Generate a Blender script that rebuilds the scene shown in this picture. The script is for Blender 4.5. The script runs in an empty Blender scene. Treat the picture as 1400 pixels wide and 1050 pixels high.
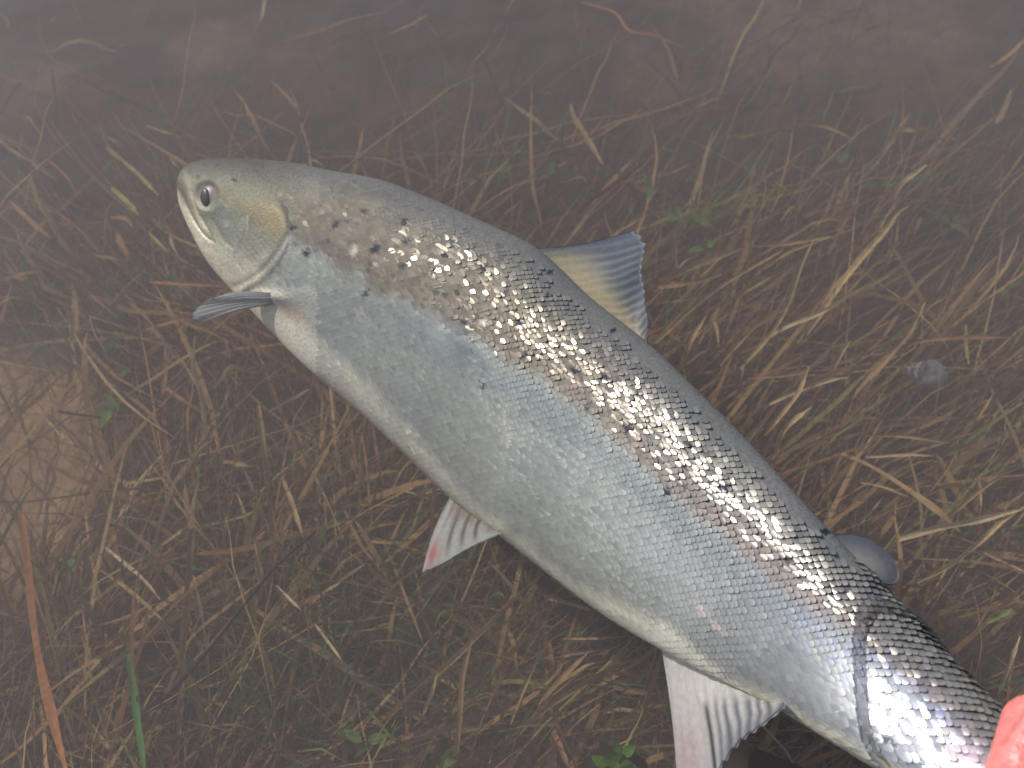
import bpy, math, random
import numpy as np
from mathutils import Vector, Matrix

random.seed(7)
rng = np.random.default_rng(11)
scene = bpy.context.scene
COL = scene.collection

# ------------------------------------------------------------------ camera
CAM_H = 0.50            # metres above the water
TILT = math.radians(32) # away from straight down
HFOV = math.radians(61)
cam_d = bpy.data.cameras.new('camera')
cam = bpy.data.objects.new('camera', cam_d)
COL.objects.link(cam)
cam.location = (0, 0, CAM_H)
cam.rotation_euler = (TILT, 0, 0)
cam_d.sensor_fit = 'HORIZONTAL'
cam_d.angle = HFOV
cam_d.clip_start = 0.01
cam_d.clip_end = 300
scene.camera = cam
cam_d.dof.use_dof = True
cam_d.dof.focus_distance = 0.62
cam_d.dof.aperture_fstop = 7.5

# ------------------------------------------------------------------ light
SUN = Vector((-0.67, 0.44, 0.60)).normalized()
world = bpy.data.worlds.new('World')
scene.world = world
world.use_nodes = True
wn = world.node_tree
sky = wn.nodes.new('ShaderNodeTexSky')
sky.sky_type = 'NISHITA'
sky.sun_disc = False
sky.sun_elevation = math.asin(SUN.z)
sky.sun_rotation = math.atan2(SUN.x, SUN.y)
sky.dust_density = 1.0
sky.air_density = 1.0
bg = wn.nodes['Background']
bg.inputs['Strength'].default_value = 0.11
wn.links.new(sky.outputs[0], bg.inputs['Color'])

sun_d = bpy.data.lights.new('sun', 'SUN')
sun_d.energy = 3.0
sun_d.angle = math.radians(0.5)
sun_d.color = (1.0, 0.95, 0.87)
sun = bpy.data.objects.new('sun', sun_d)
COL.objects.link(sun)
sun.rotation_euler = SUN.to_track_quat('Z', 'Y').to_euler()

scene.render.engine = 'CYCLES'
scene.view_settings.view_transform = 'Standard'
scene.view_settings.look = 'None'
scene.view_settings.exposure = 0.12
scene.view_settings.gamma = 1.0
scene.view_settings.use_curve_mapping = False
scene.cycles.use_denoising = True
scene.cycles.max_bounces = 6
scene.cycles.diffuse_bounces = 2
scene.cycles.glossy_bounces = 3
scene.cycles.transmission_bounces = 4
scene.cycles.volume_bounces = 1
scene.cycles.transparent_max_bounces = 12
scene.cycles.sample_clamp_indirect = 4.0

# ------------------------------------------------------------------ helpers
F_PX = 700.0 / math.tan(HFOV / 2)       # focal length in photo pixels (1400 wide)
CAM = np.array([0.0, 0.0, CAM_H])
RIGHT = np.array([1.0, 0, 0])
UP = np.array([0, math.cos(TILT), math.sin(TILT)])
FWD = np.array([0, math.sin(TILT), -math.cos(TILT)])

def rays(px, py):
    px = np.asarray(px, float); py = np.asarray(py, float)
    x = (px - 700) / F_PX; y = (525 - py) / F_PX
    return FWD + x[..., None] * RIGHT + y[..., None] * UP      # unit depth

def at_z(px, py, z):
    r = rays(px, py)
    k = (np.asarray(z, float) - CAM_H) / r[..., 2]
    return CAM + r * k[..., None]

def at_depth(px, py, dep):
    return CAM + rays(px, py) * np.asarray(dep, float)[..., None]

def depth_of(P):
    return (P - CAM) @ FWD

def to_px(P):
    q = P - CAM
    dep = q @ FWD
    return np.stack([700 + F_PX * (q @ RIGHT) / dep, 525 - F_PX * (q @ UP) / dep], -1)

def norm(v):
    return v / np.maximum(np.linalg.norm(v, axis=-1, keepdims=True), 1e-12)

def smooth(e0, e1, x):
    t = np.clip((x - e0) / (e1 - e0), 0, 1)
    return t * t * (3 - 2 * t)

def crom(pts, m):
    """m points along a Catmull-Rom curve through pts, evenly in arc length"""
    p = np.asarray(pts, float)
    if len(p) == 2:
        t = np.linspace(0, 1, m)[:, None]
        return p[0] * (1 - t) + p[1] * t
    q = np.vstack([2 * p[0] - p[1], p, 2 * p[-1] - p[-2]])
    out = []
    for i in range(1, len(q) - 2):
        t = np.linspace(0, 1, 24, endpoint=False)[:, None]
        a, b, c, d = q[i - 1], q[i], q[i + 1], q[i + 2]
        out.append(0.5 * (2 * b + (c - a) * t + (2 * a - 5 * b + 4 * c - d) * t ** 2 + (3 * b - a - 3 * c + d) * t ** 3))
    out = np.vstack(out + [p[-1:]])
    s = np.concatenate([[0], np.cumsum(np.linalg.norm(np.diff(out[:, :2], axis=0), axis=1))])
    u = np.linspace(0, s[-1], m)
    return np.stack([np.interp(u, s, out[:, k]) for k in range(out.shape[1])], -1)

_tab = np.random.default_rng(3).random((8, 128, 128))
def vnoise(x, y, k=0):
    T = _tab[k % 8]
    xi = np.floor(x).astype(int); yi = np.floor(y).astype(int)
    fx = x - xi; fy = y - yi
    fx = fx * fx * (3 - 2 * fx); fy = fy * fy * (3 - 2 * fy)
    g = lambda a, b: T[a % 128, b % 128]
    return (g(xi, yi) * (1 - fx) + g(xi + 1, yi) * fx) * (1 - fy) + (g(xi, yi + 1) * (1 - fx) + g(xi + 1, yi + 1) * fx) * fy

def fnoise(x, y, k=0, octv=3):
    r = 0; a = 1; tot = 0
    for o in range(octv):
        r = r + a * vnoise(x * 2 ** o + 17 * o, y * 2 ** o + 5 * o, k + o); tot += a; a *= 0.5
    return r / tot

def mesh_obj(name, V, F, mat, parent=None, col=None, smooth_shade=True):
    """V (n,3), F (m,3|4) ints -> one mesh object; col (n,3) becomes the colour attribute 'Col'"""
    V = np.asarray(V, np.float32); F = np.asarray(F, np.int32)
    me = bpy.data.meshes.new(name)
    k = F.shape[1]
    me.vertices.add(len(V)); me.vertices.foreach_set('co', V.ravel())
    me.loops.add(F.size); me.loops.foreach_set('vertex_index', F.ravel())
    me.polygons.add(len(F))
    me.polygons.foreach_set('loop_start', np.arange(0, F.size, k, dtype=np.int32))
    me.polygons.foreach_set('use_smooth', np.full(len(F), smooth_shade))
    if col is not None:
        at = me.color_attributes.new('Col', 'FLOAT_COLOR', 'POINT')
        c4 = np.ones((len(V), 4), np.float32); c4[:, :np.shape(col)[1]] = col
        at.data.foreach_set('color', c4.ravel())
    me.update(calc_edges=True); me.validate()
    if mat is not None: me.materials.append(mat)
    o = bpy.data.objects.new(name, me)
    COL.objects.link(o)
    if parent is not None: o.parent = parent
    return o

def tag(o, label=None, cat=None, group=None, kind=None):
    if label: o['label'] = label
    if cat: o['category'] = cat
    if group: o['group'] = group
    if kind: o['kind'] = kind
    return o

def grid_faces(a, b, wrap=False):
    i = np.arange(a - 1)[:, None]; j = np.arange(b if wrap else b - 1)[None]
    j2 = (j + 1) % b
    return np.stack([i * b + j, (i + 1) * b + j, (i + 1) * b + j2, i * b + j2], -1).reshape(-1, 4)

# ------------------------------------------------------------------ materials
def new_mat(name):
    m = bpy.data.materials.new(name); m.use_nodes = True
    nt = m.node_tree; nt.nodes.clear()
    out = nt.nodes.new('ShaderNodeOutputMaterial')
    return m, nt, out

def N(nt, typ, **kw):
    n = nt.nodes.new(typ)
    for k, v in kw.items():
        if k in n.inputs.keys() if hasattr(n.inputs, 'keys') else False: n.inputs[k].default_value = v
        else: setattr(n, k, v)
    return n

def attr_mat(name, rough=0.5, metallic=0.0, spec=0.5, transl=0.0, noise=0.0, nscale=300, bump=0.0, coat=0.0, sss=0.0, gloss=None):
    m, nt, out = new_mat(name)
    a = nt.nodes.new('ShaderNodeAttribute'); a.attribute_name = 'Col'
    p = nt.nodes.new('ShaderNodeBsdfPrincipled')
    p.inputs['Roughness'].default_value = rough
    p.inputs['Metallic'].default_value = metallic
    p.inputs['Specular IOR Level'].default_value = spec
    p.inputs['Coat Weight'].default_value = coat
    p.inputs['Coat Roughness'].default_value = 0.12
    if sss:
        p.inputs['Subsurface Weight'].default_value = sss
        p.inputs['Subsurface Radius'].default_value = (0.004, 0.0015, 0.001)
        p.inputs['Subsurface Scale'].default_value = 1.0
    csock = a.outputs['Color']
    if gloss:      # the attribute's alpha says how shiny this bit of skin is: (dull roughness, dull metallic)
        for sock, lo, hi in (('Roughness', gloss[0], rough), ('Metallic', gloss[1], metallic), ('Specular IOR Level', .15, spec)):
            g = nt.nodes.new('ShaderNodeMapRange'); g.inputs['To Min'].default_value = lo; g.inputs['To Max'].default_value = hi
            nt.links.new(a.outputs['Alpha'], g.inputs['Value']); nt.links.new(g.outputs[0], p.inputs[sock])
    tc = nt.nodes.new('ShaderNodeTexCoord')
    nz = nt.nodes.new('ShaderNodeTexNoise')
    nz.inputs['Scale'].default_value = nscale; nz.inputs['Detail'].default_value = 4
    nt.links.new(tc.outputs['Object'], nz.inputs['Vector'])
    if noise:
        mr = nt.nodes.new('ShaderNodeMapRange')
        mr.inputs['From Min'].default_value = 0.3; mr.inputs['From Max'].default_value = 0.7
        mr.inputs['To Min'].default_value = 1 - noise; mr.inputs['To Max'].default_value = 1 + noise
        nt.links.new(nz.outputs['Fac'], mr.inputs['Value'])
        mx = nt.nodes.new('ShaderNodeVectorMath'); mx.operation = 'SCALE'
        nt.links.new(csock, mx.inputs[0]); nt.links.new(mr.outputs[0], mx.inputs['Scale'])
        csock = mx.outputs[0]
    nt.links.new(csock, p.inputs['Base Color'])
    if bump:
        b = nt.nodes.new('ShaderNodeBump'); b.inputs['Strength'].default_value = bump; b.inputs['Distance'].default_value = 0.001
        nt.links.new(nz.outputs['Fac'], b.inputs['Height']); nt.links.new(b.outputs[0], p.inputs['Normal'])
    sh = p.outputs[0]
    if transl:
        t = nt.nodes.new('ShaderNodeBsdfTranslucent'); nt.links.new(csock, t.inputs['Color'])
        mx = nt.nodes.new('ShaderNodeMixShader'); mx.inputs[0].default_value = transl
        nt.links.new(sh, mx.inputs[1]); nt.links.new(t.outputs[0], mx.inputs[2]); sh = mx.outputs[0]
    nt.links.new(sh, out.inputs['Surface'])
    return m

M_skin = attr_mat('fish_skin', rough=0.25, metallic=0.5, spec=0.5, noise=0.20, nscale=420, bump=0.45, gloss=(.55, .05))
M_scale = attr_mat('fish_scale', rough=0.20, metallic=0.55, spec=0.5, gloss=(.58, .08))
M_fin = attr_mat('fish_fin', rough=0.45, spec=0.4, transl=0.45, noise=0.10, nscale=260)
M_eye = attr_mat('fish_eye', rough=0.35, spec=0.35)
M_grass = attr_mat('dead_grass', rough=0.7, spec=0.2, transl=0.25, noise=0.22, nscale=140)
M_hand = attr_mat('hand_skin', rough=0.33, spec=0.5, noise=0.16, nscale=220, bump=1.0, sss=0.15)
M_cloth = attr_mat('sleeve_cloth', rough=0.85, spec=0.2, noise=0.2, nscale=500, bump=0.6)
M_stone = attr_mat('stone', rough=0.7, spec=0.3, noise=0.35, nscale=70, bump=0.6)

def bed_material():
    m, nt, out = new_mat('riverbed_silt')
    p = nt.nodes.new('ShaderNodeBsdfPrincipled'); p.inputs['Roughness'].default_value = 0.9
    p.inputs['Specular IOR Level'].default_value = 0.1
    a = nt.nodes.new('ShaderNodeAttribute'); a.attribute_name = 'Col'
    tc = nt.nodes.new('ShaderNodeTexCoord')
    nz = nt.nodes.new('ShaderNodeTexNoise'); nz.inputs['Scale'].default_value = 22; nz.inputs['Detail'].default_value = 8
    nz.inputs['Roughness'].default_value = 0.65
    nt.links.new(tc.outputs['Object'], nz.inputs['Vector'])
    mr = nt.nodes.new('ShaderNodeMapRange')
    mr.inputs['From Min'].default_value = 0.3; mr.inputs['From Max'].default_value = 0.7
    mr.inputs['To Min'].default_value = 0.55; mr.inputs['To Max'].default_value = 1.45
    nt.links.new(nz.outputs['Fac'], mr.inputs['Value'])
    mx = nt.nodes.new('ShaderNodeVectorMath'); mx.operation = 'SCALE'
    nt.links.new(a.outputs['Color'], mx.inputs[0]); nt.links.new(mr.outputs[0], mx.inputs['Scale'])
    nt.links.new(mx.outputs[0], p.inputs['Base Color'])
    b = nt.nodes.new('ShaderNodeBump'); b.inputs['Strength'].default_value = 0.7; b.inputs['Distance'].default_value = 0.01
    nt.links.new(nz.outputs['Fac'], b.inputs['Height']); nt.links.new(b.outputs[0], p.inputs['Normal'])
    nt.links.new(p.outputs[0], out.inputs['Surface'])
    return m

def water_material(rim=False):
    m, nt, out = new_mat('water_rim' if rim else 'murky_water')
    tc = nt.nodes.new('ShaderNodeTexCoord')
    mp = nt.nodes.new('ShaderNodeMapping'); mp.inputs['Scale'].default_value = (1.0, 2.2, 1.0)
    mp.inputs['Rotation'].default_value = (0, 0, math.radians(-25))
    nt.links.new(tc.outputs['Object'], mp.inputs['Vector'])
    nz = nt.nodes.new('ShaderNodeTexNoise'); nz.inputs['Scale'].default_value = 5.0; nz.inputs['Detail'].default_value = 2
    nt.links.new(mp.outputs[0], nz.inputs['Vector'])
    b = nt.nodes.new('ShaderNodeBump'); b.inputs['Strength'].default_value = 0.45; b.inputs['Distance'].default_value = 0.02
    nt.links.new(nz.outputs['Fac'], b.inputs['Height'])
    fr = nt.nodes.new('ShaderNodeFresnel'); fr.inputs['IOR'].default_value = 1.33
    nt.links.new(b.outputs[0], fr.inputs['Normal'])
    # light is not bent at this surface, so both sides use the reflectance seen from the air
    ge = nt.nodes.new('ShaderNodeNewGeometry')
    io = nt.nodes.new('ShaderNodeMapRange'); io.inputs['To Min'].default_value = 1.33; io.inputs['To Max'].default_value = 1 / 1.33
    nt.links.new(ge.outputs['Backfacing'], io.inputs['Value']); nt.links.new(io.outputs[0], fr.inputs['IOR'])
    t = nt.nodes.new('ShaderNodeBsdfTransparent')
    g = nt.nodes.new('ShaderNodeBsdfGlossy'); g.inputs['Roughness'].default_value = 0.0
    nt.links.new(b.outputs[0], g.inputs['Normal'])
    mx = nt.nodes.new('ShaderNodeMixShader')
    nt.links.new(fr.outputs[0], mx.inputs[0]); nt.links.new(t.outputs[0], mx.inputs[1]); nt.links.new(g.outputs[0], mx.inputs[2])
    if rim:        # the steep lip of water against the skin bends light strongly: real refraction there
        gl = nt.nodes.new('ShaderNodeBsdfGlass'); gl.inputs['IOR'].default_value = 1.33; gl.inputs['Roughness'].default_value = 0.02
        nt.links.new(gl.outputs[0], out.inputs['Surface'])
    else:
        nt.links.new(mx.outputs[0], out.inputs['Surface'])
    v = nt.nodes.new('ShaderNodeVolumePrincipled')
    v.inputs['Color'].default_value = WATER_COL
    v.inputs['Density'].default_value = WATER_DENS
    v.inputs['Anisotropy'].default_value = 0.0
    nt.links.new(v.outputs[0], out.inputs['Volume'])
    return m
WATER_COL = (0.60, 0.51, 0.475, 1)
WATER_DENS = 1.18

# ------------------------------------------------------------------ riverbed and water
BED = -0.38
def bed_height(x, y):
    return BED + 0.030 * (fnoise(x * 3.1 + 40, y * 3.1 + 40, 0, 3) - 0.5) * 2 + 0.008 * (fnoise(x * 22 + 40, y * 22 + 40, 2, 2) - 0.5) * 2

def axis_coords(lim, fine, step):
    c = list(np.arange(-fine, fine + 1e-6, step)); s = step; x = fine
    while x < lim:
        s *= 1.35; x += s; c.append(min(x, lim)); c.insert(0, -min(x, lim))
    return np.array(c)
ax = axis_coords(42.0, 1.3, 0.012)
gx, gy = np.meshgrid(ax, ax + 0.5, indexing='ij')
gz = bed_height(gx, gy)
bedV = np.stack([gx, gy, gz], -1).reshape(-1, 3)
bpx = to_px(bedV)
front = depth_of(bedV) > 0.2
silt = smooth(185, 80, bpx[:, 0] + 40 * (fnoise(bpx[:, 1] / 60 + 99, bpx[:, 0] / 60 + 99, 4) - .5)) * smooth(450, 540, bpx[:, 1]) * smooth(860, 780, bpx[:, 1])
silt = np.maximum(silt, 0.30 * smooth(210, 60, bpx[:, 1]) * smooth(0.42, 0.6, fnoise(bedV[:, 0] * 5 + 60, bedV[:, 1] * 5 + 60, 5)))
silt = np.where(front, silt, 0.3)
m_ = fnoise(bedV[:, 0] * 9 + 50, bedV[:, 1] * 9 + 50, 1)[:, None]
bcol = np.array([0.075, 0.052, 0.034]) * (0.6 + 0.8 * m_)
bcol = bcol * (1 - silt[:, None]) + np.array([0.54, 0.34, 0.17]) * (0.75 + 0.5 * m_) * silt[:, None]
bed = mesh_obj('riverbed', bedV, grid_faces(len(ax), len(ax)), bed_material(), col=bcol)
tag(bed, 'brown silty riverbed under the shallow water', 'riverbed', kind='structure')

# ------------------------------------------------------------------ salmon
ST = np.array([  # dorsal x,y   belly x,y   centre height z   thickness ratio
    (249.5, 246, 249, 250, -0.106, .5), (252, 232, 249, 264, -0.106, .72), (262, 224, 251, 280, -0.1062, .66), (281, 219, 260, 303, -0.1064, .60),
    (310, 217, 272, 328, -0.1068, 0.541), (350, 218, 295, 366, -0.1073, 0.484), (400, 223, 330, 405, -0.108, 0.456), (455, 234, 372, 450, -0.1074, 0.414),
    (520, 246, 425, 503, -0.1067, 0.405), (585, 270, 490, 555, -0.106, 0.405), (660, 303, 560, 618, -0.102, 0.405), (732, 338, 625, 680, -0.0982, 0.405),
    (809, 408, 700, 738, -0.0906, 0.405), (885, 468, 775, 797, -0.083, 0.405), (950, 530, 845, 848, -0.0719, 0.405), (1020, 600, 915, 890, -0.06, 0.405),
    (1085, 672, 990, 928, -0.0454, 0.405), (1140, 735, 1065, 964, -0.033, 0.414), (1195, 800, 1135, 1002, -0.0201, 0.423), (1255, 868, 1205, 1040, -0.006, 0.432),
    (1320, 932, 1275, 1085, 0.006, 0.441), (1385, 998, 1335, 1128, 0.018, 0.432), (1440, 1055, 1392, 1170, 0.0263, 0.396), (1490, 1100, 1440, 1215, 0.0339, 0.342),
    (1530, 1130, 1475, 1260, 0.04, 0.252)], float)
NS, NT = 720, 320
mid_px = (ST[:, :2] + ST[:, 2:4]) / 2
_s = np.concatenate([[0], np.cumsum((np.linalg.norm(np.diff(ST[:, :2], axis=0), axis=1) + np.linalg.norm(np.diff(ST[:, 2:4], axis=0), axis=1)) / 2)])
def cubic(x, xs, ys):
    """monotone-ish cubic through (xs,ys) columns"""
    m = np.gradient(ys, xs, axis=0)
    i = np.clip(np.searchsorted(xs, x) - 1, 0, len(xs) - 2)
    hh = (xs[i + 1] - xs[i])[:, None]; t = ((x - xs[i])[:, None]) / hh
    return (2*t**3 - 3*t**2 + 1) * ys[i] + (t**3 - 2*t**2 + t) * hh * m[i] + (-2*t**3 + 3*t**2) * ys[i + 1] + (t**3 - t**2) * hh * m[i + 1]
su = np.concatenate([_s[1] * np.linspace(0, 1, 14, endpoint=False) ** 1.0, np.linspace(_s[1], _s[-1], NS - 14)])
S = cubic(su, _s, ST)
Dp, Bp = S[:, :2], S[:, 2:4]
Mp = (Dp + Bp) / 2
Pc = at_z(Mp[:, 0], Mp[:, 1], S[:, 4])
dep = depth_of(Pc)
D3 = at_depth(Dp[:, 0], Dp[:, 1], dep); B3 = at_depth(Bp[:, 0], Bp[:, 1], dep)
HV = (D3 - B3) / 2
HL = np.linalg.norm(HV, axis=1)
AX = norm(np.gradient(Pc, axis=0))
NV = CAM - Pc
NV = NV - AX * np.sum(NV * AX, 1, keepdims=True)
NV = NV - norm(HV) * np.sum(NV * norm(HV), 1, keepdims=True)
NV = norm(NV)
BW = HL * S[:, 5]
ROLL = math.radians(-28) * smooth(1040, 1240, Mp[:, 0])
HN = norm(HV)
HVr = (HN * np.cos(ROLL)[:, None] + NV * np.sin(ROLL)[:, None]) * (HL / np.sqrt(np.cos(ROLL) ** 2 + (S[:, 5] * np.sin(ROLL)) ** 2))[:, None]
NVr = NV * np.cos(ROLL)[:, None] - HN * np.sin(ROLL)[:, None]
HVr = np.where(ROLL[:, None] == 0, HV, HVr)
TH = np.linspace(-math.pi, math.pi, NT, endpoint=False)     # 0 faces the camera, +90 the back

def section(i, th):
    """point and outward normal of the plain body at station index array i, angle array th"""
    s_, c_ = np.sin(th)[..., None], np.cos(th)[..., None]
    # slimmer towards the back, fuller towards the belly
    pw = 1 - .42 * smooth(.1, -.5, s_)
    ac = np.abs(c_)
    P = Pc[i] + HVr[i] * s_ + NVr[i] * (BW[i][..., None] * np.sign(c_) * ac ** pw * (1 - 0.10 * s_ * s_ * (s_ > 0)))
    n = norm(HVr[i] / (HL[i] ** 2)[..., None] * s_ + NVr[i] / BW[i][..., None] * np.sign(c_) * ac ** (2 - pw) / pw)
    return P, n

def seg_dist(x, y, poly):
    """unsigned distance to a polyline, and side sign"""
    best = np.full(x.shape, 1e9); sg = np.zeros(x.shape)
    for (x0, y0), (x1, y1) in zip(poly[:-1], poly[1:]):
        dx, dy = x1 - x0, y1 - y0
        t = np.clip(((x - x0) * dx + (y - y0) * dy) / (dx * dx + dy * dy), 0, 1)
        d = np.hypot(x - x0 - t * dx, y - y0 - t * dy)
        side = np.sign(dx * (y - y0) - dy * (x - x0))
        sg = np.where(d < best, side, sg); best = np.minimum(best, d)
    return best, sg

GILL = crom([(376, 262), (391, 285), (397, 308), (396, 330), (388, 352), (374, 372), (357, 387), (338, 397)], 24)
PREOP = crom([(339, 296), (338, 312), (334, 327), (326, 338), (322, 350), (330, 368), (346, 378)], 16)
SUBOP = crom([(396, 318), (380, 345), (360, 368), (338, 384), (322, 390)], 12)
MOUTH = crom([(247, 258), (255, 277), (264, 297), (276, 316), (288, 328)], 12)
MAXIL = crom([(262, 262), (268, 282), (277, 300), (288, 318), (294, 332)], 12)
CHEEK = crom([(292, 300), (305, 325), (318, 338)], 8)

def relief(x, y):
    d, sg = seg_dist(x, y, GILL)
    inside = sg > 0
    fade = smooth(262, 296, y)
    r = fade * np.where(inside, 0.0017 * np.exp(-d / 38) * smooth(-1, 6, d), -0.0007 * np.exp(-d / 16))
    d, sg = seg_dist(x, y, PREOP)
    r = r + smooth(296, 310, y) * smooth(384, 366, y) * np.where(sg > 0, 0.0006 * np.exp(-d / 16) * smooth(-1, 4, d), -0.0003 * np.exp(-d / 9))
    d, sg = seg_dist(x, y, SUBOP); r = r - 0.0010 * np.exp(-(d / 3.5) ** 2)
    d, sg = seg_dist(x, y, MOUTH); r = r - (0.0014 * np.exp(-(d / 2.6) ** 2) - 0.0006 * np.exp(-(d / 9) ** 2)) * smooth(248, 258, x)
    d, sg = seg_dist(x, y, MAXIL); r = r - 0.0008 * np.exp(-(d / 2.2) ** 2)
    d, sg = seg_dist(x, y, CHEEK); r = r - 0.0006 * np.exp(-(d / 3.0) ** 2)
    # fine radiating lines on the gill cover
    k = np.exp(-(((x - 355) / 28) ** 2 + ((y - 345) / 34) ** 2))
    r = r + 0.00012 * k * np.sin((0.80 * x - 0.6 * y) * 0.9 + 5 * fnoise(x / 30, y / 30, 2))
    # fleshy root of the pectoral fin
    dx, dy = x - 374, y - 408
    r = r + .0042 * np.exp(-((.96 * dx + .26 * dy) / 22) ** 2 - ((-.26 * dx + .96 * dy) / 9) ** 2)
    # nostril
    r = r - 0.0010 * np.exp(-(((x - 270) / 3) ** 2 + ((y - 243) / 2.5) ** 2))
    # eye socket rim
    q = np.hypot((x - 283) / 19, (y - 267) / 22)
    r = r + 0.0005 * np.exp(-((q - 1.0) / 0.3) ** 2) - 0.0016 * smooth(1.0, 0.6, q)
    return r

def lerp(a, b, k): return a * (1 - k[..., None]) + np.asarray(b) * k[..., None]

SPOTS = [(460, 307, 1, .2), (513, 341, 1.1, .3), (402, 311, .9, .6), (553, 305, .8, 0), (551, 365, .8, .3), (663, 365, .8, 0), (689, 401, .9, .2), (711, 440, 1.2, .6),
         (717, 486, .9, .1), (786, 507, 1, .2), (826, 515, 1, .3), (867, 538, 1, .1), (803, 558, .7, .2), (858, 584, 1.1, -.2), (921, 572, .9, .2), (940, 608, .9, .3),
         (986, 667, 1.5, .5), (910, 672, .9, .2), (1077, 762, .9, .1), (1128, 727, 1, 1.2), (636, 441, .7, .3), (420, 346, .9, -.3), (501, 402, .8, -.2), (610, 346, .7, .3),
         (556, 333, .6, .5), (748, 402, .7, .2), (752, 372, .7, .4), (320, 246, .6, 1.2), (498, 288, .7, .1), (660, 527, .6, .3), (1040, 742, .6, .4), (838, 452, .7, .3)]
BLOBS = [ # x, y, rx, ry, angle, colour, strength
    # head
    (374, 304, 28, 17, 1.1, (.46, .34, .13), .6), (348, 286, 32, 18, .6, (.29, .245, .11), .65), (312, 262, 26, 16, .4, (.26, .24, .15), .6),
    (352, 262, 30, 15, .5, (.24, .23, .18), .5), (318, 312, 26, 14, .5, (.30, .33, .27), .7), (352, 330, 18, 26, .5, (.33, .31, .25), .75),
    (360, 352, 16, 8, -.8, (.60, .58, .44), .6), (310, 305, 5, 4, 0, (.55, .52, .38), .7), (300, 290, 20, 10, .3, (.22, .24, .22), .6),
    (335, 372, 26, 14, .7, (.62, .56, .42), .7), (322, 352, 16, 20, .2, (.50, .46, .38), .6), (388, 352, 14, 26, .45, (.42, .42, .36), .7),
    (262, 262, 5, 24, -.35, (.62, .56, .38), .6), (394, 340, 5, 30, .12, (.62, .63, .55), .5), (352, 388, 16, 7, -.7, (.66, .58, .44), .6),
    # pectoral root
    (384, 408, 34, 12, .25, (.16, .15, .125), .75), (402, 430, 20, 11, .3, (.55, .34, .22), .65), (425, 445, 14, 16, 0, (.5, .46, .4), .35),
    # flank tints
    (500, 275, 26, 10, .6, (.34, .30, .20), .45), (485, 342, 6, 9, 0, (.80, .72, .58), .95), (516, 363, 4, 5, 0, (.78, .70, .56), .9),
    (660, 442, 9, 6, -.5, (.78, .72, .60), .85), (492, 432, 5, 9, 0, (.70, .66, .55), .8), (690, 572, 4, 13, .05, (.62, .56, .50), .8), (697, 600, 4, 12, .1, (.66, .60, .52), .8),
    (957, 832, 5, 12, -.5, (.68, .58, .52), .85), (978, 855, 5, 14, -.75, (.68, .58, .52), .8), (600, 455, 14, 26, -.1, (.60, .66, .66), .5),
    (640, 655, 20, 30, -.6, (.44, .42, .38), .6), (560, 560, 30, 50, -.7, (.48, .49, .46), .5), (430, 250, 22, 9, .2, (.30, .30, .25), .4),
    (760, 640, 60, 30, .75, (.50, .56, .54), .5), (880, 740, 80, 26, .72, (.46, .50, .51), .5)]

STROKES = [(PREOP[:10], 1.6, (.66, .60, .44), .8), (PREOP + np.array([3.5, 1]), 2.2, (.13, .13, .11), .55), (GILL[8:] + np.array([-2, 0]), 2.6, (.66, .62, .48), .7), (SUBOP, 2.4, (.24, .17, .12), .7),
           (MOUTH, 1.7, (.14, .10, .07), .8), (MAXIL, 1.8, (.22, .18, .11), .65), (CHEEK, 2.5, (.17, .17, .14), .5), (crom([(372, 282), (384, 294), (390, 312)], 8), 2.2, (.62, .52, .28), .6),
           (crom([(350, 274), (364, 284), (374, 296)], 8), 1.8, (.44, .38, .22), .6), (crom([(302, 274), (312, 284)], 4), 1.3, (.55, .54, .46), .6), (crom([(308, 268), (316, 280)], 4), 1.0, (.50, .50, .44), .5),
           (crom([(322, 390), (340, 382), (352, 384)], 8), 2.0, (.74, .66, .50), .6), (crom([(258, 270), (262, 286), (270, 304)], 8), 2.0, (.40, .28, .14), .5), (GILL[10:22] + np.array([4, 3]), 2.4, (.16, .15, .13), .45)]
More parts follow.
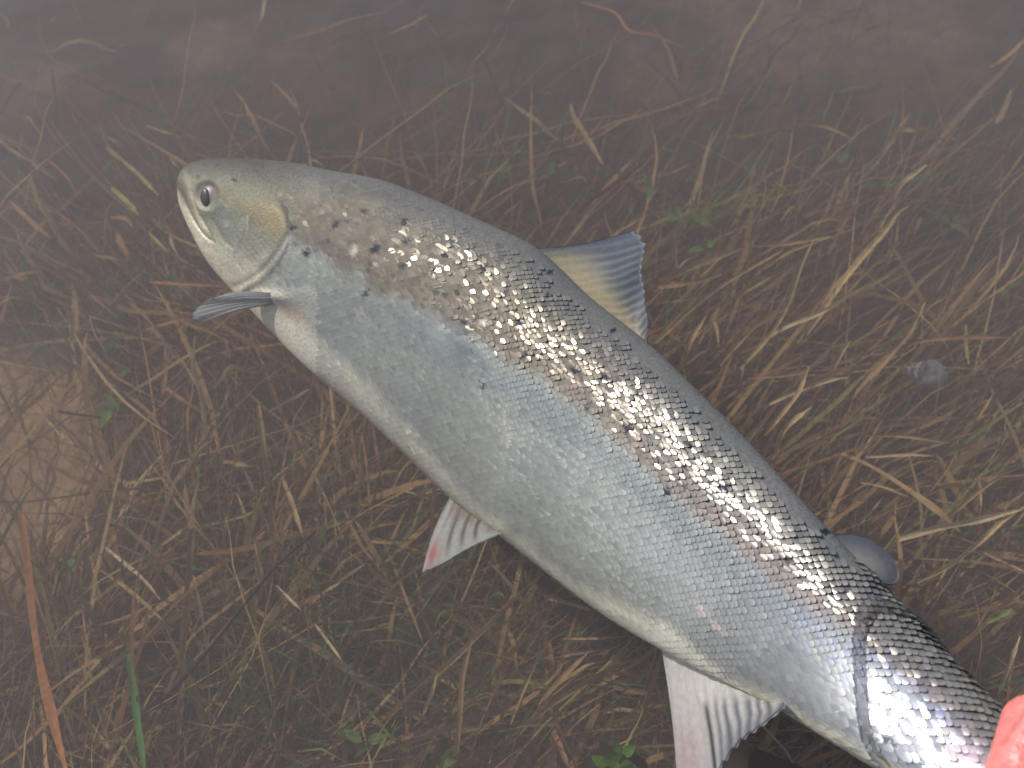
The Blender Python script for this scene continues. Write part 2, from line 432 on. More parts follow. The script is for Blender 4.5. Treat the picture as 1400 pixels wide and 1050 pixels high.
def fish_colour(x, y, t, far):
    n1 = fnoise(x / 26 + 9, y / 26 + 3, 0); n2 = fnoise(x / 7 + 5, y / 7 + 8, 2, 2); n3 = fnoise(x / 80 + 2, y / 80 + 2, 4, 2)
    bnd = np.interp(x, [300, 400, 480, 600, 700, 800, 950, 1100, 1250, 1400], [-.05, .0, .03, .10, .20, .26, .24, .20, .18, .2])
    q = t - bnd + 0.16 * (n1 - .5) + 0.10 * (n2 - .5)
    flank = lerp(np.broadcast_to([.455, .475, .41], x.shape + (3,)), (.345, .355, .36), smooth(780, 1080, x))
    flank = flank * (0.86 + .28 * n3[..., None])
    c = flank
    # dusky line just under the back colour
    c = lerp(c, (.25, .29, .30), .75 * np.exp(-((q + .14) / .15) ** 2) * smooth(430, 640, x))
    # back
    back = lerp(np.broadcast_to([.245, .215, .165], x.shape + (3,)), (.265, .245, .22), smooth(700, 1000, x))
    back = lerp(back, (.215, .21, .195), smooth(.55, .95, t))
    c = c * (1 - smooth(-.05, .08, q)[..., None]) + back * smooth(-.05, .08, q)[..., None]
    # warm pink-brown band where back meets flank
    c = lerp(c, (.30, .22, .18), .18 * np.exp(-((q - .10) / .11) ** 2) * smooth(380, 520, x))
    c = lerp(c, (.34, .24, .27), .2 * np.exp(-((q - .02) / .16) ** 2) * smooth(900, 1100, x) * (.4 + n2))
    # lavender and blue shimmer near the tail
    c = lerp(c, (.34, .36, .58), .5 * smooth(.45, .75, n2) * smooth(1020, 1180, x) * smooth(-.75, -.2, t) * smooth(.45, .1, t))
    c = lerp(c, (.62, .62, .66), .55 * smooth(1120, 1200, x) * np.exp(-((t + .35) / .32) ** 2))
    c = lerp(c, (.58, .30, .36), .4 * smooth(1270, 1330, x) * smooth(-.9, -.3, t) * smooth(.3, -.1, t))
    # pale belly
    bw = np.interp(x, [250, 330, 430, 560, 640, 760, 900, 1000, 1200], [.62, .60, .64, .72, .82, .88, .74, .90, .95])
    bel = smooth(-bw + .08, -bw - .08, t + .10 * (n1 - .5))
    c = lerp(c, (.92, .88, .69), bel)
    # head
    head = 1 - smooth(-4, 4, np.where(seg_dist(x, y, GILL)[1] > 0, -1, 1) * seg_dist(x, y, GILL)[0]) * 1.0
    head = np.where((x < 400), head, 0) * smooth(408, 380, x + 0 * y)
    soft = smooth(.1, .4, t)
    head = head * (1 - soft) + smooth(440, 330, x) * soft
    hc = lerp(np.broadcast_to([.88, .82, .60], x.shape + (3,)), (.245, .24, .17), smooth(-.66, -.28, t))
    hc = lerp(hc, (.125, .125, .095), smooth(.1, .6, t + .2 * (n1 - .5)))
    hc = hc * (.72 + .56 * fnoise(x / 9 + 40, y / 9 + 40, 1, 3))[..., None]
    c = lerp(c, hc, head)
    for poly, wd, cc, st in STROKES:
        d_ = seg_dist(x, y, poly)[0]
        c = lerp(c, cc, st * np.exp(-(d_ / wd) ** 2) * (.55 + .9 * n2).clip(0, 1))
    for bx, by, rx, ry, an, cc, st in BLOBS:
        dx, dy = x - bx, y - by
        ca, sa = math.cos(an), math.sin(an)
        g = np.exp(-(((dx * ca + dy * sa) / rx) ** 2 + ((-dx * sa + dy * ca) / ry) ** 2) * (1.0 + .8 * (n2 - .5)))
        if st > .78: g = smooth(.30, .62, g + .5 * (n2 - .5))
        c = lerp(c, cc, g * st)
    for sx, sy, k, an in SPOTS:
        g = 0
        for a2, ln, wd in ((an - 1.0, 9.5, 3.4), (an + .15, 6.5, 3.0), (an - 1.9, 5.0, 2.8)):
            dx, dy = x - sx, y - sy
            ca, sa = math.cos(a2), math.sin(a2)
            g = np.maximum(g, np.exp(-((dx * ca + dy * sa) / (ln * k)) ** 2 - ((-dx * sa + dy * ca) / (wd * k)) ** 2))
        c = lerp(c, (.028, .030, .042), smooth(.36, .56, g) * .97)
    return c * (0.94 + .12 * n2[..., None])

salmon = bpy.data.objects.new('salmon', None)
COL.objects.link(salmon)
tag(salmon, 'large silver salmon with a brown spotted back, held by the tail in shallow water', 'fish')

ii = np.repeat(np.arange(NS), NT).reshape(NS, NT); tt = np.broadcast_to(TH, (NS, NT))
P, nrm = section(ii, tt)
tS = np.sin(tt)
XY = to_px(section(ii, np.where(np.cos(tt) >= 0, tt, math.pi - tt))[0]); X, Y = XY[..., 0], XY[..., 1]     # the far flank repeats the near one
hd = X < 470
R = np.zeros_like(X); R[hd] = relief(X[hd], Y[hd])
edge = smooth(0.0, .25, np.abs(np.cos(tt)))
P = P + nrm * (R * edge)[..., None]
colr = fish_colour(X, Y, tS, np.cos(tt) < 0)
skin_gloss = .12 + .10 * smooth(-.5, -.8, tS) + .16 * smooth(.15, -.25, tS) + .7 * smooth(.0, .004, P[..., 2])
Vb = P.reshape(-1, 3); Fb = grid_faces(NS, NT, True)[:, ::-1]
# close the snout and the tail end
Vb = np.vstack([Vb, Pc[0] - AX[0] * .001, Pc[-1] + AX[-1] * .002])
n0, n1 = len(Vb) - 2, len(Vb) - 1
cap = [(n0, j, (j + 1) % NT, (j + 1) % NT) for j in range(0)]
body = mesh_obj('body', Vb, Fb, M_skin, salmon, np.vstack([np.concatenate([colr.reshape(-1, 3), skin_gloss.reshape(-1, 1)], 1), np.full((2, 4), .3)]))

# water: closed body with its surface drawn up a little where the tail breaks it
def build_water():
    W = 40.0
    con = P[np.abs(P[..., 2]) < .0007]
    lo, hi = con[:, :2].min(0) - .02, con[:, :2].max(0) + .02
    def coords(l, h):
        f = list(np.arange(l, h, .0012)); s_ = .0012; x = f[-1]
        while x < W: s_ *= 1.5; x += s_; f.append(min(x, W))
        s_ = .0012; x = f[0]
        while x > -W: s_ *= 1.5; x -= s_; f.insert(0, max(x, -W))
        return np.array(f)
    cx, cy = coords(lo[0], hi[0]), coords(lo[1], hi[1])
    gx, gy = np.meshgrid(cx, cy, indexing='ij')
    q = np.stack([gx, gy], -1).reshape(-1, 2)
    z = np.zeros(len(q)); dist = np.full(len(q), 9.0)
    near = np.where((q[:, 0] > lo[0]) & (q[:, 0] < hi[0]) & (q[:, 1] > lo[1]) & (q[:, 1] < hi[1]))[0]
    con = con[::max(1, len(con) // 700)]
    for k in range(0, len(near), 4000):
        i = near[k:k + 4000]
        d = np.sqrt(((q[i][:, None] - con[None, :, :2]) ** 2).sum(-1)).min(1)
        dist[i] = d
        z[i] = .0035 * np.exp(-d / .0025)
    V = np.concatenate([q, z[:, None]], 1)
    na, nb = len(cx), len(cy)
    F = grid_faces(na, nb).tolist()
    F = np.array(F)
    loop = [i * nb for i in range(na)] + [(na - 1) * nb + j for j in range(1, nb)] + [i * nb + nb - 1 for i in range(na - 2, -1, -1)] + list(range(nb - 2, 0, -1))
    n = len(V); m = len(loop)
    low = V[loop].copy(); low[:, 2] = -1.2
    ctr = np.array([[0, 0, -1.2]])
    side = np.array([(loop[(i + 1) % m], loop[i], n + i, n + (i + 1) % m) for i in range(m)])
    V = np.vstack([V, low, ctr])
    tri = np.array([(n + (i + 1) % m, n + i, n + m, n + m) for i in range(0)]).reshape(0, 4)
    # floor of the body as a strip fan of quads over opposite rim points
    bot = np.array([(n + i, n + i + 1, n + m - 2 - i, n + m - 1 - i) for i in range(m // 2 - 1)])
    o = mesh_obj('water', V, np.vstack([F, side, bot]), water_material())
    o.data.materials.append(water_material(True))
    mi = np.zeros(len(F) + len(side) + len(bot), np.int32); mi[:len(F)] = dist[F].max(1) < .0042
    o.data.polygons.foreach_set('material_index', mi); o.data.update()
    return tag(o, 'murky shallow river water with faint ripples', 'water', kind='structure')
build_water()

# scales: overlapping raised plates in oblique rows, one joined part
def build_scales():
    p_len, p_row = 0.0062, 0.00250
    arc = np.concatenate([[0], np.cumsum(np.linalg.norm(np.diff(Pc, axis=0), axis=1))])
    n_al = int(arc[-1] / p_len)
    Vs, Fs, Cs = [], [], []
    thf = np.linspace(-math.pi / 2, math.pi / 2, 181)
    base = 0
    shape = np.array([(-.62, 0, -.22), (-.25, .52, -.13), (.22, .50, -.05), (.50, .26, .11), (.60, 0, .21), (.50, -.26, .11), (.22, -.50, -.05), (-.25, -.52, -.16), (.10, 0, .12)])
    fan = np.array([(8, k, (k + 1) % 8) for k in range(8)])
    for side in (0, 1):
        for half in (0, 1):
            a_pos = (np.arange(n_al) + .5 * half) * p_len
            idx = np.clip(np.searchsorted(arc, a_pos), 0, NS - 1)
            keep = Mp[idx, 0] < 1470
            idx = idx[keep]
            th = thf if side == 0 else math.pi - thf
            PP, NN = section(np.repeat(idx[:, None], len(th), 1), np.broadcast_to(th, (len(idx), len(th))))
            ell = np.concatenate([np.zeros((len(idx), 1)), np.cumsum(np.linalg.norm(np.diff(PP, axis=1), axis=2), axis=1)], 1)
            for q in range(len(idx)):
                l0 = np.interp(0.10, thf, ell[q])
                k0 = math.ceil(-l0 / (2 * p_row)); k1 = math.floor((ell[q, -1] - l0) / (2 * p_row))
                rows = (np.arange(k0, k1 + 1) * 2 + half) * p_row + l0
                rows = rows[(rows > .002) & (rows < ell[q, -1] - .002)]
                if not len(rows): continue
                tq = np.interp(rows, ell[q], thf)
                t = np.sin(tq)
                i_ = idx[q]
                xy = to_px(section(np.full(len(tq), i_), tq)[0]); x, y = xy[:, 0], xy[:, 1]
                d, sg = seg_dist(x, y, GILL)
                ok = (sg < 0) & (d > 3) | (x > 400)
                ok &= ~((x < 440) & (t > .55)) & ~((x < 436) & (y > 392))
                ok &= x > 380
                ok &= rng.random(len(x)) > smooth(.76, .92, t) * (x < 1170)
                # some scales are lost or flat on the worn shoulder
                ok &= rng.random(len(x)) < np.interp(x, [400, 600, 660], [.9, .96, 1.0])
                if not ok.any(): continue
                tq, x, y, t = tq[ok], x[ok], y[ok], t[ok]
                thq = tq if side == 0 else math.pi - tq
                Pp, Nn = section(np.full(len(thq), i_), thq)
                A = np.broadcast_to(AX[i_], Pp.shape)
                A = norm(A - Nn * np.sum(A * Nn, 1, keepdims=True))
                E = np.cross(Nn, A)
                m = len(Pp)
                small = np.interp(x, [400, 560, 800], [.88, .96, 1.0])
                rel = np.interp(x, [400, 560, 640, 700, 850, 1200], [.12, .18, .5, .7, .9, 1.0]) * (1 - .97 * smooth(.5, .82, t)) * (1 - .4 * smooth(1120, 1200, x)) * (.6 + .4 * smooth(-.1, .2, t))
                bndx = np.interp(x, [400, 480, 600, 700, 800, 950, 1400], [.0, .03, .10, .20, .26, .24, .2])
                sig = .026 + .055 * smooth(-.10, .12, t - bndx) * np.interp(x, [440, 540, 600, 1400], [.05, .15, 1, .9])
                sig = np.maximum(sig, .085 * smooth(1080, 1220, x))
                sig = sig * (1 - .75 * smooth(.66, .84, t) * (x < 1170))
                tl = rng.normal(0, 1, (m, 2)) * sig[:, None]
                Nt = norm(Nn + A * tl[:, :1] + E * tl[:, 1:])
                At = norm(A - Nt * np.sum(A * Nt, 1, keepdims=True)); Et = np.cross(Nt, At)
                L = 1.55 * p_len; Wd = 1.62 * p_row * 1.15
                co = (Pp + Nn * .00012)[:, None] + At[:, None] * (shape[None, :, :1] * (L * small)[:, None, None]) + Et[:, None] * (shape[None, :, 1:2] * (Wd * 1.05 * small)[:, None, None]) + Nt[:, None] * (shape[None, :, 2:] * (.0023 * rel)[:, None, None])
                xs = x[:, None] + shape[None, :, 0] * 9 * .8; ys = y[:, None] + shape[None, :, 0] * 9 * .55
                vx = xs + shape[None, :, 1] * 6; vy = ys - shape[None, :, 1] * 8
                tv = np.broadcast_to(t[:, None], vx.shape)
                c = fish_colour(vx, vy, tv, False)
                rim = np.array([.72, .9, 1.08, 1.22, 1.26, 1.22, 1.08, .9, .88])
                rimk = 1 + (rim - 1)[None] * np.interp(t, [-1, .05, .3], [1.0, 1.0, .55])[:, None]
                c = c * rimk[..., None] * rng.normal(1, .06, (m, 1, 1))
                tb = np.interp(x, [500, 640, 760, 1400], [.45, .45, .64, .60]); wb = np.interp(x, [500, 660, 760, 1100, 1250], [.32, .32, .25, .26, .40])
                amp = np.interp(x, [430, 540, 580, 690, 760, 1400], [.05, .10, .55, .55, .92, .92]) * np.where(x < 700, .3 + 1.2 * smooth(.38, .62, fnoise(x / 28 + 4, y / 28 + 4, 3, 2)), 1)
                pg = amp * np.exp(-((t - tb) / wb) ** 4)
                gl = np.where(rng.random(m) < pg, rng.uniform(.5, 1, m), rng.uniform(.06, .2, m) + .16 * smooth(.15, -.2, t))
                gl = np.where(Pp[:, 2] > .001, np.maximum(gl, rng.uniform(.55, 1, m) * (rng.random(m) < .8)), gl)
                c = np.concatenate([c, np.broadcast_to(gl[:, None, None], (m, 9, 1))], 2)
                Vs.append(co.reshape(-1, 3)); Cs.append(c.reshape(-1, 4))
                Fs.append((fan[None] + (base + 9 * np.arange(m))[:, None, None]).reshape(-1, 3)); base += 9 * m
    o = mesh_obj('scales', np.vstack(Vs), np.vstack(Fs), M_scale, salmon, np.clip(np.vstack(Cs), .01, .95))
    o['kind'] = 'stuff'
    return o
build_scales()

def surf_at(x, y, side=1):
    m = (np.cos(tt) * side > 0)
    d = (X - x) ** 2 + (Y - y) ** 2 + np.where(m, 0, 1e9)
    k = np.unravel_index(np.argmin(d), d.shape)
    return P[k], nrm[k], k
# depth of the fish's middle plane under a photo pixel
def mid_depth(x, y):
    k = np.argmin((Mp[:, 0] - x) ** 2 + (Mp[:, 1] - y) ** 2)
    # project along the local outline direction rather than to the nearest centre
    best = np.argmin(np.abs((x - Mp[:, 0]) * (Dp[:, 1] - Bp[:, 1]) - (y - Mp[:, 1]) * (Dp[:, 0] - Bp[:, 0])) / np.linalg.norm(Dp - Bp, axis=1) + .02 * np.hypot(Mp[:, 0] - x, Mp[:, 1] - y))
    return dep[best]

def fin(name, base, tip, nray, colour, lift=(0, 0), thick=.0016, ridge=.0005, bend=0.0, nv=26, per=8, wav=0.0, notch=0.012, th_pow=1.0, surf=None):
    """a fin: rays from the base curve to the tip curve (photo pixels on the fish's middle plane), two skins with ray ridges"""
    nu = nray * per + 1
    b = crom(base, nu); t = crom(tip, nu)
    u = np.linspace(0, 1, nu)[:, None]; v = np.linspace(0, 1, nv)[None]
    wob = .35 * (fnoise(u * 7 + 11 + nray, v * 2.2 + 3, 1, 2) - .5) * 2
    ph = (u * nray + wob) % 1.0
    cut = notch * (1 - np.abs(2 * ph - 1)) * (.3 + 1.4 * vnoise(u * nray * .6 + 9, u * 0 + 1, 5)) + .05 * (vnoise(u * nray * .5 + 3, u * 0 + nray, 3) - .4)
    vv = v * (1 - np.clip(cut, 0, .2) * 1.0 * v)
    px = b[:, None] * (1 - vv[..., None]) + t[:, None] * vv[..., None]
    dirn = norm(t - b); side = np.stack([-dirn[:, 1], dirn[:, 0]], -1)
    px = px + side[:, None] * (bend * np.sin(vv * math.pi))[..., None]
    db = np.array([mid_depth(*q) if surf is None else depth_of(surf_at(q[0], q[1])[0]) + surf for q in b])
    k = np.ones(9) / 9; db = np.convolve(np.pad(db, 4, mode='edge'), k, mode='valid')
    dd = db[:, None] - (lift[0] * (1 - vv) + lift[1] * vv) + wav * np.sin(u * 9 + vv * 3) * vv
    Pf = at_depth(px[..., 0], px[..., 1], dd)
    nf = norm(np.cross(np.gradient(Pf, axis=0), np.gradient(Pf, axis=1)))
    if np.mean(np.sum(nf * (CAM - Pf), -1)) < 0: nf = -nf
    rr = np.abs(np.cos(ph * math.pi)) ** 3            # 1 on a ray, 0 on the membrane
    hgt = thick * (1 - .75 * vv ** th_pow) / 2 + ridge * rr * (1 - .6 * vv)
    c = colour(np.broadcast_to(u, vv.shape), vv, np.broadcast_to(rr, vv.shape), np.broadcast_to(ph, vv.shape))
    Va = (Pf + nf * hgt[..., None]).reshape(-1, 3); Vb_ = (Pf - nf * hgt[..., None]).reshape(-1, 3)
    F = grid_faces(nu, nv); n = nu * nv
    rim = [i * nv for i in range(nu)]; 
    loop = [i * nv for i in range(nu)] + [(nu - 1) * nv + j for j in range(1, nv)] + [i * nv + nv - 1 for i in range(nu - 2, -1, -1)] + [j for j in range(nv - 2, 0, -1)]
    E = np.array([(loop[i], loop[(i + 1) % len(loop)], loop[(i + 1) % len(loop)] + n, loop[i] + n) for i in range(len(loop))])
    return mesh_obj(name, np.vstack([Va, Vb_]), np.vstack([F, F[:, ::-1] + n, E]), M_fin, salmon, np.vstack([c.reshape(-1, 3)] * 2))

def mixc(a, b, k): return np.asarray(a) * (1 - k[..., None]) + np.asarray(b) * k[..., None]

def dorsal_c(u, v, rr, ph):
    c = mixc((.66, .57, .36), (.30, .335, .37), smooth(.30, .80, v + .25 * (.5 - u) * 1.2))
    dark = (1 - rr) * smooth(.30, .7, v)
    c = mixc(c, (.09, .10, .13), .68 * dark * (.7 + .6 * fnoise(u * 12, v * 4, 5)).clip(0, 1))
    c = mixc(c, (.20, .23, .28), .8 * smooth(.16, .0, u))
    return c * (.9 + .2 * fnoise(u * 30, v * 8, 2))[..., None]
fin('dorsal_fin', [(718, 342), (752, 372), (796, 408), (842, 449), (876, 478)], [(874, 313), (884, 334), (880, 372), (884, 412), (886, 440), (884, 462)], 14, dorsal_c, bend=6, lift=(0, .004), thick=.0018, ridge=.0005, wav=.003, notch=.03)

def adip_c(u, v, rr, ph):
    e = np.exp(-(((u - .62) / .30) ** 2 + ((v - .50) / .34) ** 2))
    return mixc((.16, .175, .20), (.50, .47, .43), e)
fin('adipose_fin', [(1100, 736), (1118, 752), (1137, 769), (1156, 786)], [(1160, 729), (1192, 739), (1218, 760), (1229, 785), (1219, 799), (1196, 795), (1180, 782)], 3, adip_c, thick=.006, ridge=0, bend=0, lift=(0, .004), notch=0, th_pow=3)

def pelvic_c(u, v, rr, ph):
    c = mixc((.68, .64, .56), (.55, .58, .55), v)
    stripe = np.exp(-(((u * 5.2) % 1 - .55) / .20) ** 2) * smooth(.06, .22, v) * smooth(1.02, .62, v) * smooth(.10, .2, u) * smooth(.98, .7, u)
    c = mixc(c, (.13, .11, .10), .85 * stripe)
    c = mixc(c, (.36, .28, .20), .55 * smooth(.5, .1, v) * smooth(.08, .2, u) * smooth(.8, .5, u))
    c = mixc(c, (.62, .14, .13), .85 * np.exp(-(((u - .10) / .085) ** 2 + ((v - .80) / .17) ** 2)))
    return c
fin('pelvic_fin', [(618, 674), (634, 686), (655, 701), (678, 722)], [(577, 784), (612, 767), (650, 746), (687, 728)], 9, pelvic_c, bend=5, lift=(.012, .048), thick=.0024, ridge=.0005, notch=.02)
fin('pelvic_fin', [(626, 668), (642, 682), (660, 696), (680, 712)], [(600, 752), (630, 746), (660, 735), (690, 722)], 9, pelvic_c, bend=5, lift=(-.022, -.045), thick=.0024, ridge=.0005, notch=.02)

def anal_c(u, v, rr, ph):
    c = mixc((.92, .89, .82), (.72, .70, .70), v)
    tone = smooth(.22, .48, v + .22 * (u - .35)) * (1 - rr ** .6) * smooth(.25, .45, u)
    c = mixc(c, (.14, .16, .21), .85 * tone)
    c = mixc(c, (.22, .24, .28), .5 * smooth(.55, .95, v) * smooth(.3, .5, u))
    c = mixc(c, (.66, .40, .36), .35 * smooth(.35, .7, v) * smooth(.30, .1, u))
    c = mixc(c, (.03, .03, .035), .95 * np.exp(-((u - .29 - .03 * v) / .018) ** 2) * smooth(.30, .42, v))
    return c
fin('anal_fin', [(904, 882), (945, 902), (1000, 929), (1052, 955), (1068, 964)], [(929, 1098), (975, 1066), (1010, 1018), (1042, 992), (1072, 966)], 11, anal_c, bend=-4, lift=(0, .048), thick=.0030, ridge=.0012, notch=.06, wav=.0015)

def pect_c(u, v, rr, ph):
    c = mixc((.44, .44, .42), (.56, .58, .56), v)
    c = mixc(c, (.34, .29, .22), smooth(.22, .05, v))
    c = mixc(c, (.24, .24, .22), .45 * (1 - rr) * smooth(.1, .5, v) * smooth(.35, .6, u))
    return c
fin('pectoral_fin', [(380, 403), (381, 406), (382, 410), (383, 414)], [(306, 403), (276, 414), (260, 432), (272, 441)], 8, pect_c, bend=4, lift=(0, -.004), surf=.004, thick=.0034, ridge=.0006, notch=.02, wav=.002)
fin('pectoral_fin', [(372, 402), (372, 407), (374, 414), (376, 422)], [(430, 440), (440, 452), (436, 462), (428, 462)], 8, pect_c, bend=6, lift=(-.030, -.050), thick=.0034, ridge=.0008, notch=.02)

def caud_c(u, v, rr, ph):
    c = mixc((.26, .25, .25), (.12, .12, .14), v)
    return mixc(c, (.34, .33, .33), .4 * rr)
fin('tail_fin', [(1520, 1122), (1506, 1150), (1492, 1190), (1470, 1255)], [(1760, 1120), (1700, 1210), (1660, 1290), (1640, 1460)], 16, caud_c, lift=(0, 0), thick=.006, ridge=.0010, notch=.04)

# eyes
def dome(name, c, n, ax_u, ru, rv, hgt, colf, parent, mat, nr=18, na=40, back=.35):
    n = norm(n); eu = norm(ax_u - n * np.dot(ax_u, n)); ev = np.cross(n, eu)
    V, Cc = [], []
    for i in range(nr + 1):
        a = i / nr * math.pi * .62
        for j in range(na):
            b = 2 * math.pi * j / na
            x, y = math.sin(a) * math.cos(b), math.sin(a) * math.sin(b)
            V.append(c + eu * ru * x + ev * rv * y + n * hgt * (math.cos(a) - back)); Cc.append(colf(x, y))
    return mesh_obj(name, V, grid_faces(nr + 1, na, True), mat, parent, np.array(Cc))
for side in (1, -1):
    c, n, k = surf_at(283, 267, side)
    upv = norm(HVr[k[0]]) ; axv = AX[k[0]]
    def iris(x, y):
        g = math.exp(-(((x - .35) / .55) ** 2 + ((y - .45) / .5) ** 2)); r = math.hypot(x, y)
        col = np.array((.34, .31, .24)) * (1 - g) + np.array((.56, .43, .44)) * g
        return col * (1 - .55 * max(0, min(1, (r - .82) / .16)))
    vdir = norm(UP * .97 - RIGHT * .22)
    e = dome('eye', c - n * .0012, n, norm(vdir), .0114, .0096, .0042, lambda x, y: iris(-y if side == 1 else y, x), salmon, M_eye)
    off = -RIGHT * .0036 if side == 1 else RIGHT * 0
    dome('pupil', c - n * .0012 + n * .0017 + off * .9 - UP * .0008, norm(n - RIGHT * .10 * side), norm(vdir), .0088, .0052, .0019, lambda x, y: np.array((.05, .046, .05)), e, M_eye, nr=10, na=32)

# ------------------------------------------------------------------ hand on the tail
def tube_mesh(p0, r0, p1, r1, na=18, nc=6):
    p0, p1 = np.asarray(p0, float), np.asarray(p1, float)
    w = norm(p1 - p0); u = norm(np.cross(w, [0.3, .9, .2])); v = np.cross(w, u)
    prof = [(p0 - w * r0 * math.cos(a), r0 * math.sin(a)) for a in np.linspace(.05, math.pi / 2, nc)] + [(p1 + w * r1 * math.sin(a), r1 * math.cos(a)) for a in np.linspace(0, math.pi / 2 - .05, nc)]
    ang = np.linspace(0, 2 * math.pi, na, endpoint=False)
    V = np.vstack([c + r * (np.cos(ang)[:, None] * u + np.sin(ang)[:, None] * v) for c, r in prof])
    F = grid_faces(len(prof), na, True).tolist()
    V = np.vstack([V, prof[0][0], prof[-1][0]]); a0, a1 = len(V) - 2, len(V) - 1
    b = (len(prof) - 1) * na
    T = [(a0, (j + 1) % na, j) for j in range(na)] + [(a1, b + j, b + (j + 1) % na) for j in range(na)]
    F3 = [(f[0], f[1], f[2]) for f in F] + [(f[0], f[2], f[3]) for f in F] + T
    return V, np.array(F3)

def skin_solid(name, chains, voxel, mat, parent, colf, smooth_it=6):
    Vs, Fs, n = [], [], 0
    for ch in chains:
        for (p0, r0), (p1, r1) in zip(ch[:-1], ch[1:]):
            v, f = tube_mesh(p0, r0, p1, r1)
            Vs.append(v); Fs.append(f + n); n += len(v)
    tmp = mesh_obj('tmp', np.vstack(Vs), np.vstack(Fs), None)
    rm = tmp.modifiers.new('r', 'REMESH'); rm.mode = 'VOXEL'; rm.voxel_size = voxel
    sm = tmp.modifiers.new('s', 'SMOOTH'); sm.iterations = smooth_it; sm.factor = .5
    dg = bpy.context.evaluated_depsgraph_get()
    me = bpy.data.meshes.new_from_object(tmp.evaluated_get(dg))
    bpy.data.objects.remove(tmp)
    me.name = name
    for p in me.polygons: p.use_smooth = True
    co = np.empty(len(me.vertices) * 3, np.float32); me.vertices.foreach_get('co', co); co = co.reshape(-1, 3)
    c4 = np.ones((len(co), 4), np.float32); c4[:, :3] = colf(co)
    at = me.color_attributes.new('Col', 'FLOAT_COLOR', 'POINT'); at.data.foreach_set('color', c4.ravel())
    me.materials.clear(); me.materials.append(mat)
    o = bpy.data.objects.new(name, me); COL.objects.link(o)
    if parent is not None: o.parent = parent
    return o

kg = int(np.argmin(np.abs(Mp[:, 0] - 1396)))
G0, Ga, Gd, Gn = Pc[kg], AX[kg], -norm(HV[kg]), NV[kg]
hg, bgw = HL[kg], BW[kg]
def around(off, deg, extra):
    """point round the tail wrist: 0 towards camera, 90 belly, -90 back"""
    a = math.radians(deg)
    return G0 + Ga * off + Gd * (hg + extra) * math.sin(a) + Gn * (bgw + extra) * math.cos(a)
hand = bpy.data.objects.new('hand', None); COL.objects.link(hand)
tag(hand, 'bare pink hand closed round the wrist of the salmon\'s tail', 'hand')
palm_c = G0 - Gd * (hg + .020) + Ga * .030
wrist = palm_c - Gd * .030 + Ga * .060 + np.array([.02, -.01, .035])
chains = []
# thumb across the near side
chains.append([(palm_c - Ga * .018 + Gn * .008, .020), (around(-.004, -72, .014), .0165), (around(-.002, -30, .012), .0145), (around(.0, 25, .0115), .0138), (around(.004, 72, .011), .0105)])
# four fingers round the far side
for q, (off, r, reach) in enumerate([(.006, .0100, 100), (.027, .0103, 108), (.047, .0098, 104), (.065, .0085, 92)]):
    kn = palm_c + Ga * (off - .032) - Gn * .012
    chains.append([(kn, .014), (around(off, -130, .014), r * 1.12), (around(off + .001, -178, .011), r * 1.04), (around(off + .002, -178 - (reach - 48) * .6, .010), r), (around(off + .003, -178 - (reach - 48), .010), r * .85)])
for off in (-.028, -.008, .014, .036):
    chains.append([(palm_c + Ga * (off) - Gn * .008, .0165), (palm_c + Ga * off * .55 - Gd * .038 + Ga * .015, .0185), (wrist, .022)])
chains.append([(wrist, .025), (wrist + np.array([.07, -.035, .045]), .028)])
def hand_col(co):
    n = fnoise(co[:, 0] * 90 + 50, co[:, 1] * 90 + 50, 1)
    c = np.array((.82, .215, .20)) * (1 - .35 * n[:, None]) + np.array((.88, .36, .32)) * .35 * n[:, None]
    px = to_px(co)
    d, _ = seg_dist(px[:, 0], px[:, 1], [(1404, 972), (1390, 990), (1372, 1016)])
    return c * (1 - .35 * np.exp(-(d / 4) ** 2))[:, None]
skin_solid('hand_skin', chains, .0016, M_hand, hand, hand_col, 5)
fa0 = wrist + np.array([.045, -.022, .028]); fa1 = fa0 + np.array([.13, -.12, .12]); fa2 = fa1 + np.array([.03, -.24, .20])
def cloth_col(co): return np.array((.035, .04, .035)) * (.7 + .6 * fnoise(co[:, 0] * 40 + 50, co[:, 2] * 40 + 50, 2)[:, None])
skin_solid('jacket_sleeve', [[(fa0, .040), (fa1, .052), (fa2, .065)]], .004, M_cloth, hand, cloth_col, 3)

